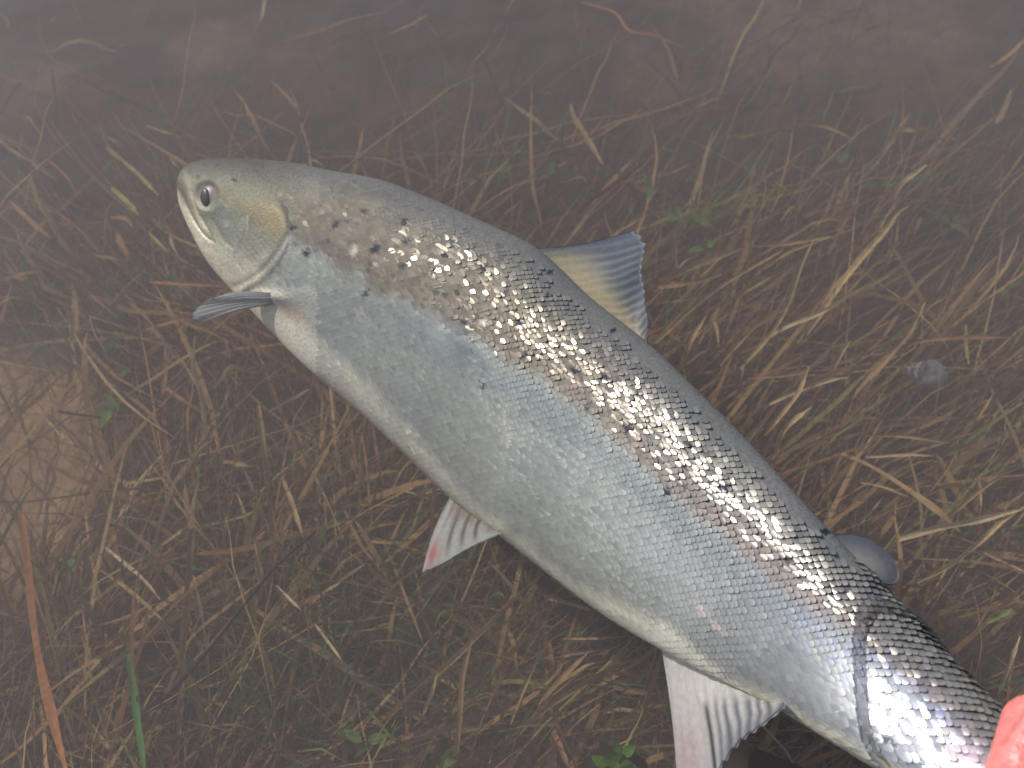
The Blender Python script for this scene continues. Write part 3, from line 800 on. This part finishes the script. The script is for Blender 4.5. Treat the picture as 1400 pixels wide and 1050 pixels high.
# ------------------------------------------------------------------ plants on the bed
BROWN = [(.46, .28, .11), (.53, .34, .14), (.38, .22, .09), (.60, .42, .20), (.32, .20, .08), (.45, .24, .10), (.36, .29, .10)]
def blades(n, density, angle, length, width, hgt, colours, nseg=7, px_lo=(-420, -300), px_hi=(1820, 1400), lift=(0.0, .03), curl=.5, seed=1):
    r = np.random.default_rng(seed)
    xs = np.empty(0); ys = np.empty(0)
    while len(xs) < n:
        x = r.uniform(px_lo[0], px_hi[0], n * 2); y = r.uniform(px_lo[1], px_hi[1], n * 2)
        k = r.random(n * 2) < density(x, y)
        xs = np.concatenate([xs, x[k]]); ys = np.concatenate([ys, y[k]])
    xs, ys = xs[:n], ys[:n]
    an = angle(xs, ys, r)
    root = at_z(xs, ys, np.full(n, BED))
    # turn the drawn angle into a heading on the ground
    q = at_z(xs + 4 * np.cos(an), ys - 4 * np.sin(an), np.full(n, BED)) - root
    hd_ = np.arctan2(q[:, 1], q[:, 0])
    L = length[0] + (length[1] - length[0]) * r.random(n) ** 1.8
    Wd = width[0] + (width[1] - width[0]) * r.random(n) ** 2.2
    H = hgt[0] + (hgt[1] - hgt[0]) * r.random(n) ** 2.0
    cv = r.normal(0, curl * .6, n); z0 = r.uniform(*lift, n); kink = r.uniform(.4, .9, n)
    t = np.linspace(0, 1, nseg + 1)
    head = hd_[:, None] + cv[:, None] * (t[None] - .3) + r.normal(0, .06, (n, nseg + 1))
    step = L[:, None] / nseg
    dx = np.cumsum(np.cos(head) * step, 1); dy = np.cumsum(np.sin(head) * step, 1)
    x = root[:, :1] + dx - dx[:, :1]; y = root[:, 1:2] + dy - dy[:, :1]
    z = bed_height(x, y) + .003 + z0[:, None] + H[:, None] * np.sin(np.clip(t[None] / (kink[:, None] * 1.35), 0, 1.25) * math.pi / 2 * 1.2) * (t[None] ** .6)
    C_ = np.stack([x, y, np.minimum(z, -.04)], -1)
    T = norm(np.gradient(C_, axis=1))
    ro = r.normal(0, .7, n)[:, None] + r.normal(0, .5, n)[:, None] * t[None]
    sd = norm(np.cross(T, np.array([0, 0, 1.0])))
    upn = np.cross(sd, T)
    sd = sd * np.cos(ro)[..., None] + upn * np.sin(ro)[..., None]
    w = Wd[:, None] * np.clip(np.minimum(.45 + 2.2 * t, 1.0) * np.minimum(1.0, 2.6 * (1.03 - t)), .05, 1) / 2
    Va = np.stack([C_ - sd * w[..., None], C_ + sd * w[..., None]], 2)     # n, seg, 2, 3
    m = nseg + 1
    k = np.arange(nseg)
    f = np.stack([2 * k, 2 * k + 1, 2 * k + 3, 2 * k + 2], -1)
    F = (f[None] + (np.arange(n) * 2 * m)[:, None, None]).reshape(-1, 4)
    pal = np.array(colours)[r.integers(0, len(colours), n)] * r.normal(1, .18, (n, 1)).clip(.5, 1.6)
    c = np.repeat(pal[:, None], 2 * m, 1)
    return Va.reshape(-1, 3), F, c.reshape(-1, 3)

def dens_straw(x, y):
    d = .25 + 0 * x
    d = np.maximum(d, .95 * np.exp(-(((x - 1130) / 320) ** 2 + ((y - 560) / 260) ** 2)))
    d = np.maximum(d, 1.0 * np.exp(-(((x - 430) / 330) ** 2 + ((y - 800) / 200) ** 2)))
    d = np.maximum(d, .8 * np.exp(-(((x - 760) / 300) ** 2 + ((y - 960) / 160) ** 2)))
    d = np.maximum(d, .55 * np.exp(-(((x - 150) / 260) ** 2 + ((y - 330) / 170) ** 2)))
    bare = smooth(185, 95, x) * smooth(470, 550, y) * smooth(860, 780, y)
    d = d * (1 - .93 * bare) * (.10 + .90 * smooth(80, 360, y))
    return d * (.12 + 1.5 * smooth(.36, .66, fnoise(x / 75 + 30, y / 75 + 30, 6, 2)))
def ang_straw(x, y, r):
    n = len(x)
    a = np.where(r.random(n) < .5, r.normal(.75, .45, n), r.uniform(0, math.pi, n))
    right = (x > 850) & (y < 720)
    a = np.where(right & (r.random(n) < .65), r.normal(.72, .35, n), a)
    ul = (x < 420) & (y < 470)
    a = np.where(ul & (r.random(n) < .7), r.normal(-.75, .3, n), a)
    ll = (x < 560) & (y > 560)
    a = np.where(ll & (r.random(n) < .35), r.normal(1.55, .35, n), a)
    return a + np.where(r.random(n) < .25, math.pi, 0)

def stuff(name, sets, mat, label, cat):
    n = 0; Vs, Fs, Cs = [], [], []
    for v, f, c in sets:
        Vs.append(v); Fs.append(f + n); Cs.append(c); n += len(v)
    o = mesh_obj(name, np.vstack(Vs), np.vstack(Fs), mat, None, np.vstack(Cs))
    tag(o, label, cat, kind='stuff'); return o
dark = [(.20, .135, .07), (.15, .105, .06), (.25, .17, .085), (.17, .16, .07)]
stuff('dead_grass', [
    blades(7500, dens_straw, ang_straw, (.05, .26), (.0008, .0042), (0, .05), dark + BROWN[4:5], seed=2, lift=(0, .015)),
    blades(3400, dens_straw, ang_straw, (.06, .34), (.0014, .0075), (0, .085), BROWN, seed=3, lift=(0, .03)),
    blades(2200, dens_straw, ang_straw, (.04, .20), (.0005, .0012), (0, .10), BROWN + [(.42, .29, .16)], seed=4, lift=(0, .04)),
], M_grass, 'tangled mat of brown dead grass covering the riverbed', 'grass')

GREEN = [(.10, .19, .045), (.14, .22, .05), (.07, .15, .05), (.20, .24, .07)]
def dens_green(x, y):
    d = .04 + 0 * x
    for cx, cy, rx, ry, k in ((480, 900, 190, 150, 1), (60, 430, 90, 60, .5), (230, 800, 120, 120, .35), (330, 1010, 120, 70, .8), (720, 870, 120, 90, .5), (240, 360, 90, 70, .45), (100, 470, 90, 60, .5), (690, 250, 60, 60, .7), (940, 320, 60, 50, .8), (1000, 180, 120, 60, .4), (1250, 300, 120, 60, .35), (1270, 650, 100, 60, .3)):
        d = np.maximum(d, k * np.exp(-(((x - cx) / rx) ** 2 + ((y - cy) / ry) ** 2)))
    return d
stuff('green_grass', [
    blades(2000, dens_green, lambda x, y, r: r.normal(.7, .9, len(x)), (.03, .12), (.0010, .0040), (.01, .11), GREEN, seed=5, nseg=5)],
    M_grass, 'thin green grass sprouting among the dead brown mat', 'grass')

def strand(name, pts, wpx, colour, label, cat, group=None, z=(.03, .06), round_=False, m=22, tipw=.25, seed=0):
    """one long blade (folded ribbon) or twig (tube) drawn through photo pixels at a height above the bed"""
    r = np.random.default_rng(seed + int(pts[0][0] * 7 + pts[0][1]))
    p = crom(pts, m); t = np.linspace(0, 1, m)
    h = BED + z[0] + (z[1] - z[0]) * t + .012 * np.sin(t * math.pi)
    C_ = at_z(p[:, 0], p[:, 1], h)
    wm = wpx * np.mean(depth_of(C_)) / F_PX
    T = norm(np.gradient(C_, axis=0))
    sd = norm(np.cross(T, norm(CAM - C_))); up = np.cross(sd, T)
    ro = r.normal(0, .35) + r.normal(0, .5) * (t - .5) + .35 * np.sin(t * 6 + r.uniform(0, 6))
    s2 = sd * np.cos(ro)[:, None] + up * np.sin(ro)[:, None]; u2 = np.cross(s2, T)
    col = np.array(colour) * r.normal(1, .06)
    if round_:
        w = wm / 2 * (1 - .45 * t)
        ang = np.linspace(0, 2 * math.pi, 8, endpoint=False)
        V = C_[:, None] + (np.cos(ang)[None, :, None] * s2[:, None] + np.sin(ang)[None, :, None] * u2[:, None]) * (w * (1 + .18 * r.normal(0, 1, m)))[:, None, None]
        F = grid_faces(m, 8, True); V = V.reshape(-1, 3); k = 8
    else:
        w = wm / 2 * np.clip(np.minimum(.55 + 3 * t, 1) * np.minimum(1, tipw + 3.2 * (1 - t)), .06, 1) * (1 + .10 * np.sin(t * 17 + r.uniform(0, 6)))
        prof = np.array([(-1, .22), (-.45, .0), (0, -.25), (.45, .0), (1, .22)])
        V = (C_[:, None] + s2[:, None] * (prof[None, :, :1] * w[:, None, None]) + u2[:, None] * (prof[None, :, 1:] * w[:, None, None])).reshape(-1, 3)
        F = grid_faces(m, 5); k = 5
    c = np.repeat(col[None] * (.82 + .36 * vnoise(t * 9 + r.uniform(0, 50), t * 0 + 2, 1))[:, None], k, 0)
    o = mesh_obj(name, V, F, M_grass, None, c)
    return tag(o, label, cat, group)

ST1, ST2, ST3, RED, PALE, OLV, ORG = (.60, .42, .20), (.48, .32, .15), (.37, .25, .12), (.47, .24, .12), (.74, .58, .33), (.50, .42, .16), (.46, .20, .085)
LB = {
 'R': ('leaning through the tangle beside the salmon\'s back', 'straw blades beside the salmon\'s back'),
 'T': ('lying on the bed beyond the adipose fin', 'reed blades beside the tail'),
 'B': ('on the bed below the belly, near the anal fin', 'reed blades below the belly'),
 'L': ('in the tangle between pelvic fin and bare silt patch', 'straw stalks below the pelvic fin'),
 'H': ('trailing over the bed in front of the snout', 'blades in front of the snout'),
 'U': ('on the hazy bed above the salmon\'s back', 'dim stems on the far bed'),
}
CN = {ST1: 'straw-brown', ST2: 'brown', ST3: 'dark brown', RED: 'reddish', PALE: 'pale straw', OLV: 'yellowish', ORG: 'orange'}
SR = [
 ('R', [(900, 393), (943, 386), (987, 375)], 7, ST2, (.05, .08)), ('R', [(900, 383), (965, 357), (1019, 337)], 10, ST3, (.03, .05)),
 ('R', [(896, 470), (954, 415), (998, 383), (1037, 361), (1070, 343)], 5, ST2, (.06, .12)), ('R', [(965, 426), (1008, 404), (1055, 377)], 6, ST2, (.06, .11)),
 ('R', [(1012, 505), (1055, 455), (1077, 415), (1095, 364), (1112, 328)], 6, ST1, (.05, .13)), ('R', [(1027, 336), (1074, 334), (1117, 327), (1153, 321)], 4, ST2, (.05, .09)),
 ('R', [(1100, 460), (1131, 415), (1160, 375), (1186, 343), (1211, 314), (1226, 292), (1241, 282)], 9, ST1, (.06, .15)), ('R', [(1050, 462), (1074, 448), (1124, 426), (1168, 401), (1215, 377)], 6, PALE, (.08, .14)),
 ('R', [(1215, 278), (1236, 249), (1267, 225)], 7, ST1, (.05, .10)), ('R', [(1100, 570), (1113, 545), (1131, 516), (1146, 491), (1162, 466)], 6, ST1, (.06, .12)),
 ('R', [(1052, 553), (1088, 536), (1135, 520), (1160, 516)], 5, PALE, (.08, .12)), ('R', [(1165, 545), (1182, 524), (1215, 487), (1244, 451), (1265, 412)], 8, ST2, (.05, .12)),
 ('R', [(1205, 490), (1247, 469), (1298, 462), (1400, 460)], 6, RED, (.04, .07)), ('R', [(1320, 444), (1321, 469), (1325, 498)], 5, ST2, (.04, .08)), ('R', [(1027, 516), (1070, 514), (1103, 509)], 4, ST2, (.05, .08)),
 ('R', [(1045, 595), (1062, 575), (1090, 540), (1106, 500)], 6, ST1, (.07, .12)), ('R', [(985, 500), (1010, 470), (1040, 440), (1078, 420)], 5, ST2, (.06, .11)), ('R', [(1062, 618), (1072, 588), (1110, 556)], 7, ST1, (.07, .11)),
 ('R', [(1090, 470), (1130, 405), (1150, 380), (1180, 372)], 5, ST2, (.05, .1)), ('R', [(940, 470), (975, 440), (983, 475)], 4, ST2, (.05, .08)), ('R', [(930, 500), (948, 462), (965, 432)], 5, ST1, (.06, .1)),
 ('R', [(770, 312), (800, 280), (850, 245), (892, 212)], 6, (.36, .18, .09), (.08, .14)),
 ('T', [(1150, 620), (1190, 638), (1237, 667), (1280, 697), (1313, 727)], 9, ST2, (.06, .10)), ('T', [(1223, 740), (1277, 723), (1333, 712), (1400, 695)], 9, PALE, (.08, .13)),
 ('T', [(1253, 797), (1297, 773), (1337, 743), (1370, 713), (1405, 690)], 7, ST1, (.07, .13)), ('T', [(1297, 707), (1337, 673), (1370, 650), (1400, 637)], 5, ST1, (.07, .11)),
 ('T', [(1183, 625), (1237, 622), (1277, 623)], 4, PALE, (.06, .09)), ('T', [(1177, 660), (1210, 667), (1243, 680)], 4, ST1, (.07, .09)), ('T', [(1183, 595), (1237, 597), (1300, 606)], 4, ST2, (.05, .10)),
 ('T', [(1263, 680), (1290, 647), (1307, 617)], 5, ST2, (.05, .09)), ('T', [(1317, 597), (1340, 567), (1357, 540)], 4, ST1, (.05, .1)), ('T', [(1173, 720), (1207, 680)], 3, PALE, (.07, .1)),
 ('T', [(1338, 650), (1341, 680), (1340, 703)], 3, ST2, (.05, .08)), ('T', [(1365, 950), (1378, 915), (1395, 870)], 5, PALE, (.09, .14)), ('T', [(1345, 755), (1375, 770), (1402, 782)], 4, ST2, (.06, .1)),
 ('B', [(513, 995), (565, 947), (619, 902), (667, 854), (709, 813), (746, 782)], 8, ST2, (.06, .11)), ('B', [(619, 1055), (628, 991), (633, 923), (645, 875)], 8, ST2, (.05, .12)),
 ('B', [(698, 1008), (739, 974), (794, 937), (842, 909), (890, 897)], 8, ST2, (.06, .10)), ('B', [(736, 964), (770, 926), (808, 889)], 7, ST2, (.06, .10)), ('B', [(513, 1024), (565, 1005), (623, 997), (674, 995)], 9, ST3, (.03, .05)),
 ('B', [(698, 991), (715, 947), (736, 899), (757, 871)], 4, ST1, (.06, .12)), ('B', [(760, 899), (790, 893), (818, 889)], 4, PALE, (.05, .08)), ('B', [(770, 873), (810, 873), (856, 870)], 3, ST1, (.05, .08)),
 ('B', [(753, 991), (765, 1020), (777, 1048)], 8, RED, (.04, .07)), ('B', [(745, 815), (790, 828), (808, 834)], 8, ST1, (.05, .08)), ('B', [(880, 925), (840, 938), (900, 950)], 7, ST3, (.04, .07)), ('B', [(735, 1040), (775, 1000), (820, 962)], 3, ST2, (.05, .09)),
 ('L', [(431, 854), (450, 880), (469, 906)], 4, PALE, (.07, .11)), ('L', [(523, 738), (544, 789), (578, 878)], 4, ST3, (.05, .09)), ('L', [(578, 978), (590, 948), (599, 919)], 5, ST1, (.05, .09)),
 ('L', [(264, 700), (260, 755), (254, 820), (250, 878), (247, 957), (243, 1048)], 9, ST3, (.10, .05)), ('L', [(353, 553), (363, 639), (374, 724), (394, 782)], 9, ST2, (.10, .06)), ('L', [(144, 748), (192, 789), (219, 820)], 5, PALE, (.05, .09)),
 ('L', [(137, 779), (165, 798), (192, 820), (225, 850)], 5, ST2, (.05, .09)), ('L', [(264, 786), (278, 854), (286, 916)], 4, PALE, (.08, .05)), ('L', [(45, 950), (46, 1000), (48, 1045)], 4, ST2, (.05, .09)),
 ('L', [(259, 769), (262, 704), (271, 659)], 6, PALE, (.06, .13)), ('L', [(171, 661), (205, 656), (233, 649)], 4, OLV, (.05, .08)), ('L', [(137, 515), (206, 567), (226, 618)], 5, RED, (.04, .08)), ('L', [(367, 562), (395, 548), (422, 532)], 4, PALE, (.06, .1)),
 ('L', [(219, 525), (250, 548), (274, 563)], 6, RED, (.04, .07)), ('L', [(300, 630), (330, 635), (352, 637)], 6, ST2, (.04, .07)), ('L', [(377, 800), (395, 818), (412, 834)], 4, PALE, (.06, .1)), ('L', [(415, 835), (440, 812), (470, 792)], 4, ST1, (.06, .1)),
 ('L', [(452, 808), (470, 790), (500, 770)], 4, PALE, (.07, .1)), ('L', [(430, 728), (470, 712), (540, 690)], 5, ST1, (.05, .1)), ('L', [(478, 735), (530, 742), (575, 736)], 4, ST2, (.05, .08)), ('L', [(425, 640), (450, 690), (470, 738)], 4, ST2, (.05, .09)),
 ('L', [(220, 745), (250, 725), (262, 716)], 5, ST1, (.05, .08)), ('L', [(268, 720), (330, 706), (360, 690)], 4, ST1, (.05, .08)), ('L', [(385, 650), (400, 690), (415, 735)], 6, ST1, (.06, .1)),
 ('H', [(47, 205), (83, 234), (105, 263)], 4, RED, (.05, .09)), ('H', [(145, 201), (188, 238), (217, 267)], 6, OLV, (.06, .11)), ('H', [(152, 256), (172, 275), (190, 294)], 7, OLV, (.05, .08)), ('H', [(80, 306), (112, 304), (145, 303)], 4, RED, (.05, .08)),
 ('H', [(150, 297), (172, 299), (183, 312)], 5, RED, (.05, .08)), ('H', [(159, 317), (168, 340), (174, 363)], 9, RED, (.04, .07)), ('H', [(11, 274), (40, 300), (69, 326)], 6, RED, (.05, .09)), ('H', [(203, 317), (216, 331), (230, 345)], 4, OLV, (.06, .09)),
 ('H', [(203, 386), (255, 388), (318, 391)], 5, RED, (.05, .09)), ('H', [(199, 451), (235, 440), (275, 424)], 5, RED, (.05, .09)), ('H', [(101, 397), (103, 430), (100, 468)], 9, ST3, (.04, .07)), ('H', [(123, 402), (140, 418), (160, 434)], 5, RED, (.05, .08)),
 ('H', [(0, 382), (30, 374), (62, 366)], 5, RED, (.05, .08)), ('H', [(232, 216), (240, 226), (247, 234)], 3, OLV, (.08, .1)),
 ('U', [(362, -4), (357, 22), (345, 50)], 5, PALE, (.05, .10)), ('U', [(795, 2), (840, 17), (860, 42), (895, 47), (940, 67)], 4, ORG, (.05, .10)), ('U', [(915, 162), (945, 147), (982, 133)], 5, ST2, (.06, .10)), ('U', [(1000, 190), (1085, 172), (1125, 172), (1165, 190)], 5, ST2, (.05, .09)),
 ('U', [(780, 142), (785, 160), (800, 185), (824, 224)], 7, ST2, (.06, .10)), ('U', [(370, 110), (395, 135), (415, 160)], 5, RED, (.05, .08)), ('U', [(527, 200), (535, 180), (540, 158)], 4, ST2, (.06, .1)), ('U', [(1180, 42), (1195, 36), (1206, 33)], 5, ORG, (.05, .08)), ('U', [(200, 172), (222, 180), (240, 184)], 4, ST2, (.05, .08)),
 ('U', [(1225, 176), (1250, 178), (1268, 176)], 6, ST2, (.04, .06)),
]
for g, pts, w, c, z in SR:
    lab = ('broad ' if w >= 8 else 'thin ' if w <= 4 else '') + CN.get(c, 'reddish') + ' dead reed blade ' + LB[g][0]
    if g in 'RT': z = (z[0] + .035, z[1] + .045)
    strand('reed_blade', pts, w, c, lab, 'reed blade', LB[g][1], z)
# the ones with a look of their own
strand('reed_blade', [(28, 690), (38, 769), (46, 844), (55, 906), (69, 967), (86, 1036), (93, 1062)], 13, ORG, 'broad orange-brown reed stem beside the bare silt patch', 'reed blade', None, (.06, .22))
strand('plant_stem', [(174, 880), (187, 974), (198, 1056)], 9, (.10, .24, .07), 'straight bright green stem standing among dead straw', 'plant stem', None, (.06, .16))
strand('twig', [(212, 968), (274, 902), (326, 837), (377, 775), (432, 726)], 6, (.06, .038, .04), 'long thin dark twig slanting across the straw below the pelvic fin', 'twig', None, (.07, .14), round_=True)
strand('twig', [(82, 563), (125, 569), (173, 574)], 4, (.045, .035, .035), 'short dark twig lying near the bare silt patch', 'twig', None, (.05, .06), round_=True)
strand('reed_blade', [(281, 600), (276, 546), (264, 501), (267, 458)], 6, PALE, 'pale upright straw pointing up beneath the pectoral fin', 'reed blade', None, (.06, .17))
strand('reed_blade', [(-5, 494), (35, 499), (78, 508)], 4, (.42, .34, .12), 'yellowish straw lying alone over dark bed in front of the salmon', 'reed blade', None, (.08, .10))
strand('leaf', [(754, 790), (775, 803), (793, 818)], 9, (.30, .38, .10), 'yellow-green leaf tip poking out under the salmon\'s belly', 'leaf', None, (.16, .17))
strand('leaf', [(1348, 851), (1366, 842), (1384, 832)], 8, (.32, .40, .13), 'pale green narrow leaf floating beside the salmon\'s tail', 'leaf', None, (.14, .17))

# small green leaves in sprigs: stem + leaves
def leaf_mesh(c, dirx, L, Wd, n):
    d = norm(dirx); s = norm(np.cross(n, d)); n = np.cross(d, s)
    V, F = [], []
    for i, t in enumerate(np.linspace(0, 1, 7)):
        w = Wd / 2 * math.sin(math.pi * min(1, t ** .8 * .97 + .015))
        b = c + d * L * t + n * (-.18 * L * t * t)
        V += [b - s * w + n * w * .35, b, b + s * w + n * w * .35]
    return V, grid_faces(7, 3)
def sprig(x, y, size, k, h, col, label, seed):
    r = np.random.default_rng(seed)
    root = at_z(x, y, np.array(BED + .004)); root[2] = float(bed_height(root[0], root[1]))
    top = at_z(x + r.uniform(-6, 6), y + r.uniform(-6, 6), np.array(BED + h))
    e = bpy.data.objects.new('water_plant', None); COL.objects.link(e)
    tag(e, label, 'water plant', 'small green water plants on the bed')
    ctr = np.array([root * (1 - t) + top * t + np.array([.006 * math.sin(t * 3), 0, 0]) for t in np.linspace(0, 1, 8)])
    ang = np.linspace(0, 2 * math.pi, 6, endpoint=False)
    V = np.vstack([c + np.stack([np.cos(ang) * .0009, np.sin(ang) * .0009, ang * 0], -1) for c in ctr])
    mesh_obj('stem', V, grid_faces(8, 6, True), M_grass, e, np.tile(np.array(col) * .6, (len(V), 1)))
    a0 = r.uniform(0, 6)
    for i in range(k):
        a = a0 + i * 2.4; t = .45 + .55 * i / max(1, k - 1)
        c = ctr[int(t * 7)]
        d = np.array([math.cos(a), math.sin(a), r.uniform(.1, .6)])
        V, F = leaf_mesh(c, d, size * r.uniform(.7, 1.15), size * r.uniform(.35, .5), np.array([0, 0, 1.0]))
        mesh_obj('leaf', V, F, M_grass, e, np.tile(np.array(col) * r.uniform(.7, 1.3), (len(V), 1)))
GL = (.13, .26, .05)
near_d = 'small bright green leafy sprig on the bed behind the dorsal fin'
for q, (x, y, sz, k, h, c, lb) in enumerate([
    (918, 305, .026, 4, .07, GL, near_d), (950, 300, .024, 4, .09, GL, near_d), (964, 342, .022, 3, .08, (.16, .30, .06), near_d), (910, 362, .03, 3, .04, (.16, .18, .06), near_d),
    (885, 258, .026, 3, .06, (.12, .2, .05), near_d), (1028, 275, .02, 3, .06, GL, near_d),
    (1140, 222, .03, 4, .05, (.12, .19, .06), 'dim green leafy sprig on the deep bed far beyond the dorsal fin'), (1200, 250, .028, 3, .05, (.12, .19, .06), 'dim green leafy sprig on the deep bed far beyond the dorsal fin'),
    (1298, 300, .03, 5, .05, (.12, .19, .06), 'dim green leafy sprig on the deep bed far beyond the dorsal fin'), (680, 240, .026, 5, .05, (.10, .17, .05), 'dim green leafy sprig on the bed above the salmon\'s shoulder'),
    (740, 240, .022, 4, .06, (.10, .18, .05), 'dim green leafy sprig on the bed above the salmon\'s shoulder'), (650, 245, .022, 4, .05, (.10, .18, .05), 'dim green leafy sprig on the bed above the salmon\'s shoulder'),
    (154, 556, .022, 5, .07, GL, 'small green leafy sprig growing beside the bare silt patch'), (153, 516, .018, 2, .07, GL, 'small green leafy sprig growing beside the bare silt patch'), (92, 765, .024, 4, .05, (.14, .2, .06), 'small green leafy sprig growing beside the bare silt patch'),
    (218, 765, .02, 4, .06, (.12, .18, .05), 'small green leafy sprig growing beside the bare silt patch'), (232, 398, .03, 4, .05, (.10, .18, .05), 'dim green leafy sprig under the salmon\'s snout'), (150, 470, .024, 4, .05, (.12, .18, .05), 'dim green leafy sprig under the salmon\'s snout'),
    (495, 1012, .02, 4, .06, GL, 'green leafy sprig in the straw below the anal fin'), (600, 1040, .018, 3, .06, GL, 'green leafy sprig in the straw below the anal fin')]):
    sprig(x, y, sz, k, h, c, lb, q)
# the brighter leaf near the frame's foot, close under the surface
lp = bpy.data.objects.new('water_plant', None); COL.objects.link(lp)
tag(lp, 'vivid green leafy sprig by the small dark reflection lump under the anal fin', 'water plant')
for q, (lx, ly, aa, ln) in enumerate([(824, 1042, .3, .015), (838, 1038, 1.2, .013), (846, 1044, -.3, .014), (830, 1048, 2.6, .013), (836, 1040, -1.2, .015), (850, 1034, .6, .013)]):
    lf = at_z(lx, ly, np.array(-.170 - .004 * q))
    V1, F1 = leaf_mesh(lf, np.array([math.cos(aa), math.sin(aa), .25]), ln, ln * .62, norm(np.array([.2 * math.sin(q * 2), -.2 + .15 * q % .3, 1.0])))
    mesh_obj('leaf', V1, F1, M_grass, lp, np.tile(np.array((.10, .23, .035)) * (.6 + .12 * q), (len(V1), 1)))
rl = at_z(392, 866, np.array(BED + .05))
V1, F1 = leaf_mesh(rl, np.array([.5, .8, .1]), .022, .015, np.array([0, 0, 1.0]))
tag(mesh_obj('leaf', V1, F1, M_grass, None, np.tile((.42, .10, .06), (len(V1), 1))), 'small red fallen leaf among the straw', 'leaf')

# stones, then two added dark lumps in place of reflections on the water
def stone(x, y, rx, ry, rz, z, col, label, seed, name='stone'):
    r = np.random.default_rng(seed)
    nu, nv = 28, 18
    a = np.linspace(0, 2 * math.pi, nu, endpoint=False)[None]; b = np.linspace(.02, math.pi - .02, nv)[:, None]
    d = np.stack([np.sin(b) * np.cos(a), np.sin(b) * np.sin(a), np.cos(b) + 0 * a], -1)
    k = np.ones((nv, nu))
    for _ in range(9):                                     # planar cuts give facets
        q = norm(r.normal(0, 1, 3)); k = np.minimum(k, r.uniform(.72, .95) / np.maximum(d @ q, 1e-3))
    d = d * k[..., None] * np.array([rx, ry, rz])
    c = at_z(x, y, np.array(z))
    cc = np.tile(np.array(col), (nu * nv, 1)) * (.8 + .4 * r.random((nu * nv, 1)))
    return tag(mesh_obj(name, (c + d).reshape(-1, 3), grid_faces(nv, nu, True), M_stone, None, cc), label, 'stone')
stone(1266, 512, .024, .022, .016, BED + .035, (.30, .34, .38), 'small angular blue-grey stone among the dead reeds', 1)
stone(834, 1058, .030, .020, .050, -.235, (.022, .016, .011), 'small dark lump standing in for a reflection beside the vivid green leaf', 5)  # no real stone: near-black lump added for a dark reflection on the surface
stone(1016, 1072, .050, .030, .060, -.215, (.022, .016, .011), 'larger dark lump standing in for a reflection under the anal fin', 8)  # likewise added, its near-black colour stands for the reflected dark shape
